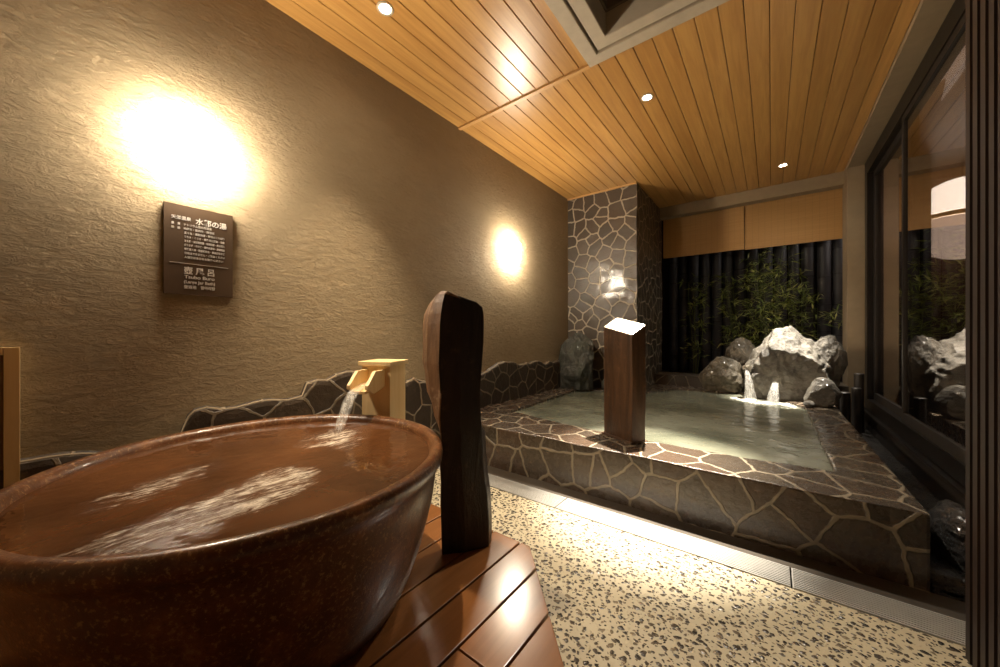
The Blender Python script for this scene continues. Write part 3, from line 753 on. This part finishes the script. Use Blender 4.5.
bm = B(); box(bm, .82, 2.9, 5.95, 6.1, .30, CZ); struct('wall_inside_far', bm, t.m)
bm = B(); box(bm, 1.0, 1.205, 5.16, 5.20, .30, CZ); tag(obj('interior_partition', bm, M['slat']), 'brown wooden partition seen through the window left of the lantern', 'partition')
lan = thing('globe_lantern', 'large round white paper lantern glowing behind the window glass', 'lantern', (1.47, 5.45, 2.0))
LC = (1.47, 5.45)
def arc(r, z0, a0, a1, n_): return [(max(0, r * math.cos(a0 + (a1 - a0) * k / n_)), z0 + r * 1.02 * math.sin(a0 + (a1 - a0) * k / n_)) for k in range(n_ + 1)]
bm = B(); lathe(bm, arc(.36, 2.06, PI / 2, .0, 14), 40, LC); obj('upper_shade', bm, emis('lit_paper', (1, .93, .86), 5), lan, True)
bm = B(); lathe(bm, [(.345, 2.055), (.365, 2.055), (.365, 2.015), (.345, 2.015)], 40, LC, True); obj('band', bm, M['hinoki'], lan)
bm = B(); lathe(bm, arc(.36, 2.01, 0, -PI / 2, 14), 40, LC); obj('lower_bowl', bm, emis('dim_paper', (1, .78, .66), 1.3), lan, True)
bm = B(); tube(bm, [(LC[0], LC[1], 2.42), (LC[0], LC[1], CZ)], .006, 8); obj('cord', bm, M['blackmetal'], lan)
pn = thing('lit_ceiling_patch', 'angled glowing patch standing in for the lit inside ceiling seen through the glass', 'ceiling light', (.9, 3.5, CZ))
bm = B(); prism(bm, [(.84, 2.6), (.97, 2.6), (.97, 3.95), (.905, 3.60), (.84, 3.80)], CZ - .012, CZ - .001); obj('glow_sheet', bm, emis('lit_ceiling_glow', (1, .86, .78), .55), pn)  # emission imitates a lit strip of the inside ceiling, no lamp here

# ------------------------------------------------------------------ info sign on left wall
sg = thing('info_sign', 'brown bath information sign on the plaster wall under the glowing lamp', 'sign', (WX, .44, 1.28))
sgx = WX + .012
obj('sign_panel', bbox(WX + .002, sgx, .322, .561, 1.090, 1.474, .003), M['sign'], sg)
def text(name, s, y, z, size, align='LEFT', w=None, bold=0.0):
    cu = bpy.data.curves.new(name, 'FONT'); cu.body = s; cu.size = size; cu.align_x = align; cu.extrude = .0006; cu.offset = bold; cu.space_line = 1.0
    tmp = bpy.data.objects.new(name + '_tmp', cu); COL.objects.link(tmp); bpy.context.view_layer.update()
    me = bpy.data.meshes.new_from_object(tmp.evaluated_get(bpy.context.evaluated_depsgraph_get())); bpy.data.objects.remove(tmp)
    xs = [v.co.x for v in me.vertices] or [0, 1]; k = 1
    if w: k = w / (max(xs) - min(xs))
    for v in me.vertices: X, Y, Z = v.co; v.co = (sgx + .0007 + Z, y + (X - (min(xs) if align == 'LEFT' else 0)) * k, z + Y)
    me.materials.clear(); me.materials.append(M['lettering']); me.update()
    o = bpy.data.objects.new(name, me); COL.objects.link(o); o.parent = sg; o.matrix_parent_inverse = Matrix.Translation(sg.location).inverted(); return o
text('title_text', '天然温泉', .345, 1.412, .017, w=.065, bold=.0003)
text('title_text', '水都の湯', .425, 1.404, .030, w=.112, bold=.0006)
body = ['泉　質　ナトリウム塩化物温泉', '効　能　神経痛・筋肉痛・関節痛', '　　　　五十肩・運動麻痺・関節のこわばり', '　　　　うちみ・くじき・慢性消化器病・痔疾', '　　　　冷え性・病後回復期・疲労回復・健康増進',
        '　　　　きりきず・やけど・慢性皮膚病・虚弱児童', '　　　　慢性婦人病・動脈硬化症・高血圧症など', '　　　　飲用はできません・ご注意ください', '　　　　入浴後は水分をお取りください']
for k, ln in enumerate(body):
    lead = len(ln) - len(ln.lstrip('　')); y0 = .345 + (.042 if lead else 0)
    s_ = ln.lstrip('　'); text('body_text', s_, y0, 1.388 - k * .0175, .0112, w=min(.185 - (.042 if lead else 0), len(s_) * .0098), bold=.00018)
bm = B(); box(bm, sgx, sgx + .0012, .340, .543, 1.2235, 1.2250); obj('divider_line', bm, M['lettering'], sg)
text('name_text', '壺 風 呂', .44, 1.182, .034, 'CENTER', w=.105, bold=.0006)
text('name_text', 'Tsubo Buro', .44, 1.160, .020, 'CENTER', w=.105, bold=.0003)
text('name_text', '(Large Jar Bath)', .44, 1.139, .018, 'CENTER', w=.108, bold=.0003)
text('name_text', '壶浴池　항아리탕', .44, 1.117, .016, 'CENTER', w=.108, bold=.0003)

# ------------------------------------------------------------------ wooden cabinet panel at left edge
cb = thing('low_screen', 'low pale framed wooden screen against the wall at the left edge', 'screen', (WX, -.3, .04))
obj('stile', bbox(-2.028, -1.975, -.066, -.035, .042, .874, .003), M['hinoki'], cb)
obj('stile', bbox(-2.028, -1.975, -.70, -.669, .042, .874, .003), M['hinoki'], cb)
obj('top_rail', bbox(-2.028, -1.975, -.668, -.067, .850, .874, .003), M['hinoki'], cb)
obj('infill_board', bbox(-2.026, -1.992, -.668, -.067, .042, .849, .002), wood('brown_board', (.20, .12, .06), (.28, .17, .085), 'Z'), cb, label='darker brown board')

# ------------------------------------------------------------------ lamps
def wall_lamp(y, z, lab):
    t = thing('wall_lamp', lab, 'wall lamp', (WX, y, z), 'wall lamps on the plaster wall')
    bm = B(); box(bm, WX + .0005, WX + .014, y - .045, y + .045, z - .06, z + .06); bevel(bm, .003); obj('back_plate', bm, M['ringwhite'], t)
    bm = B(); box(bm, WX + .0145, WX + .085, y - .055, y + .055, z - .085, z + .085); bevel(bm, .02, 4); obj('glass_shade', bm, M['lampglass'], t, True, label='glowing opal glass shade')
wall_lamp(.412, 1.725, 'bright wall lamp above the bath information sign')
wall_lamp(2.812, 1.715, 'bright wall lamp nearer the stone column, above the far wall')
def downlight(x, y, lab, beams, col=(1, .82, .58), aim=None):
    t = thing('recessed_downlight', lab, 'ceiling light', (x, y, CZ), 'recessed downlights in the wooden ceiling')
    bm = B(); lathe(bm, [(.030, CZ - .001), (.042, CZ - .001), (.043, CZ - .005), (.030, CZ - .006)], 32, (x, y), True); obj('trim_ring', bm, M['ringwhite'], t, True)
    bm = B(); lathe(bm, [(0, CZ - .004), (.029, CZ - .004), (.029, CZ - .001), (0, CZ - .001)], 32, (x, y)); obj('lens', bm, M['lens'], t, label='glowing white lens')
    for pw, an, bl in beams:
        L = bpy.data.lights.new('downlight_beam', 'SPOT'); L.energy = pw; L.spot_size = math.radians(an); L.spot_blend = bl; L.shadow_soft_size = .02; L.color = col
        o = bpy.data.objects.new('downlight_beam', L); COL.objects.link(o); o.location = (x, y, CZ - .012)
        if aim and an < 90: o.rotation_euler = (Vector(aim) - Vector((x, y, CZ))).to_track_quat('-Z', 'Y').to_euler()
downlight(-1.583, 1.092, 'recessed downlight nearest the left wall, above the wooden spout', ((230, 60, .9), (8, 150, 1)))
downlight(-.701, 2.634, 'recessed downlight over the timber post on the bath rim', ((2700, 30, 1.0), (220, 66, 1.0), (6, 150, 1)), (1, .91, .77), (-.52, 2.00, 0))
downlight(.092, 4.521, 'recessed downlight near the far beam, above the waterfall rock', ((1300, 28, .8), (130, 64, 1.0), (16, 150, 1)), (1, .93, .80), (.08, 4.50, 0))

# world and camera
w = bpy.data.worlds.new('night'); w.use_nodes = True; w.node_tree.nodes['Background'].inputs[0].default_value = (.5, .42, .36, 1); w.node_tree.nodes['Background'].inputs[1].default_value = .01; SC.world = w
cam = bpy.data.cameras.new('camera'); cam.sensor_width = 36; cam.lens = 354.4 / 1000 * 36; cam.clip_start = .02
co = bpy.data.objects.new('camera', cam); COL.objects.link(co); co.location = (0, 0, .92); co.rotation_euler = (PI / 2, 0, math.radians(37.44)); SC.camera = co
SC.view_settings.view_transform = 'Standard'; SC.view_settings.look = 'None'; SC.view_settings.gamma = 1; SC.view_settings.use_curve_mapping = False
SC.view_settings.exposure = 0
SC.cycles.use_denoising = True
SC.cycles.max_bounces = 8; SC.cycles.transparent_max_bounces = 12
SC.cycles.sample_clamp_indirect = 6
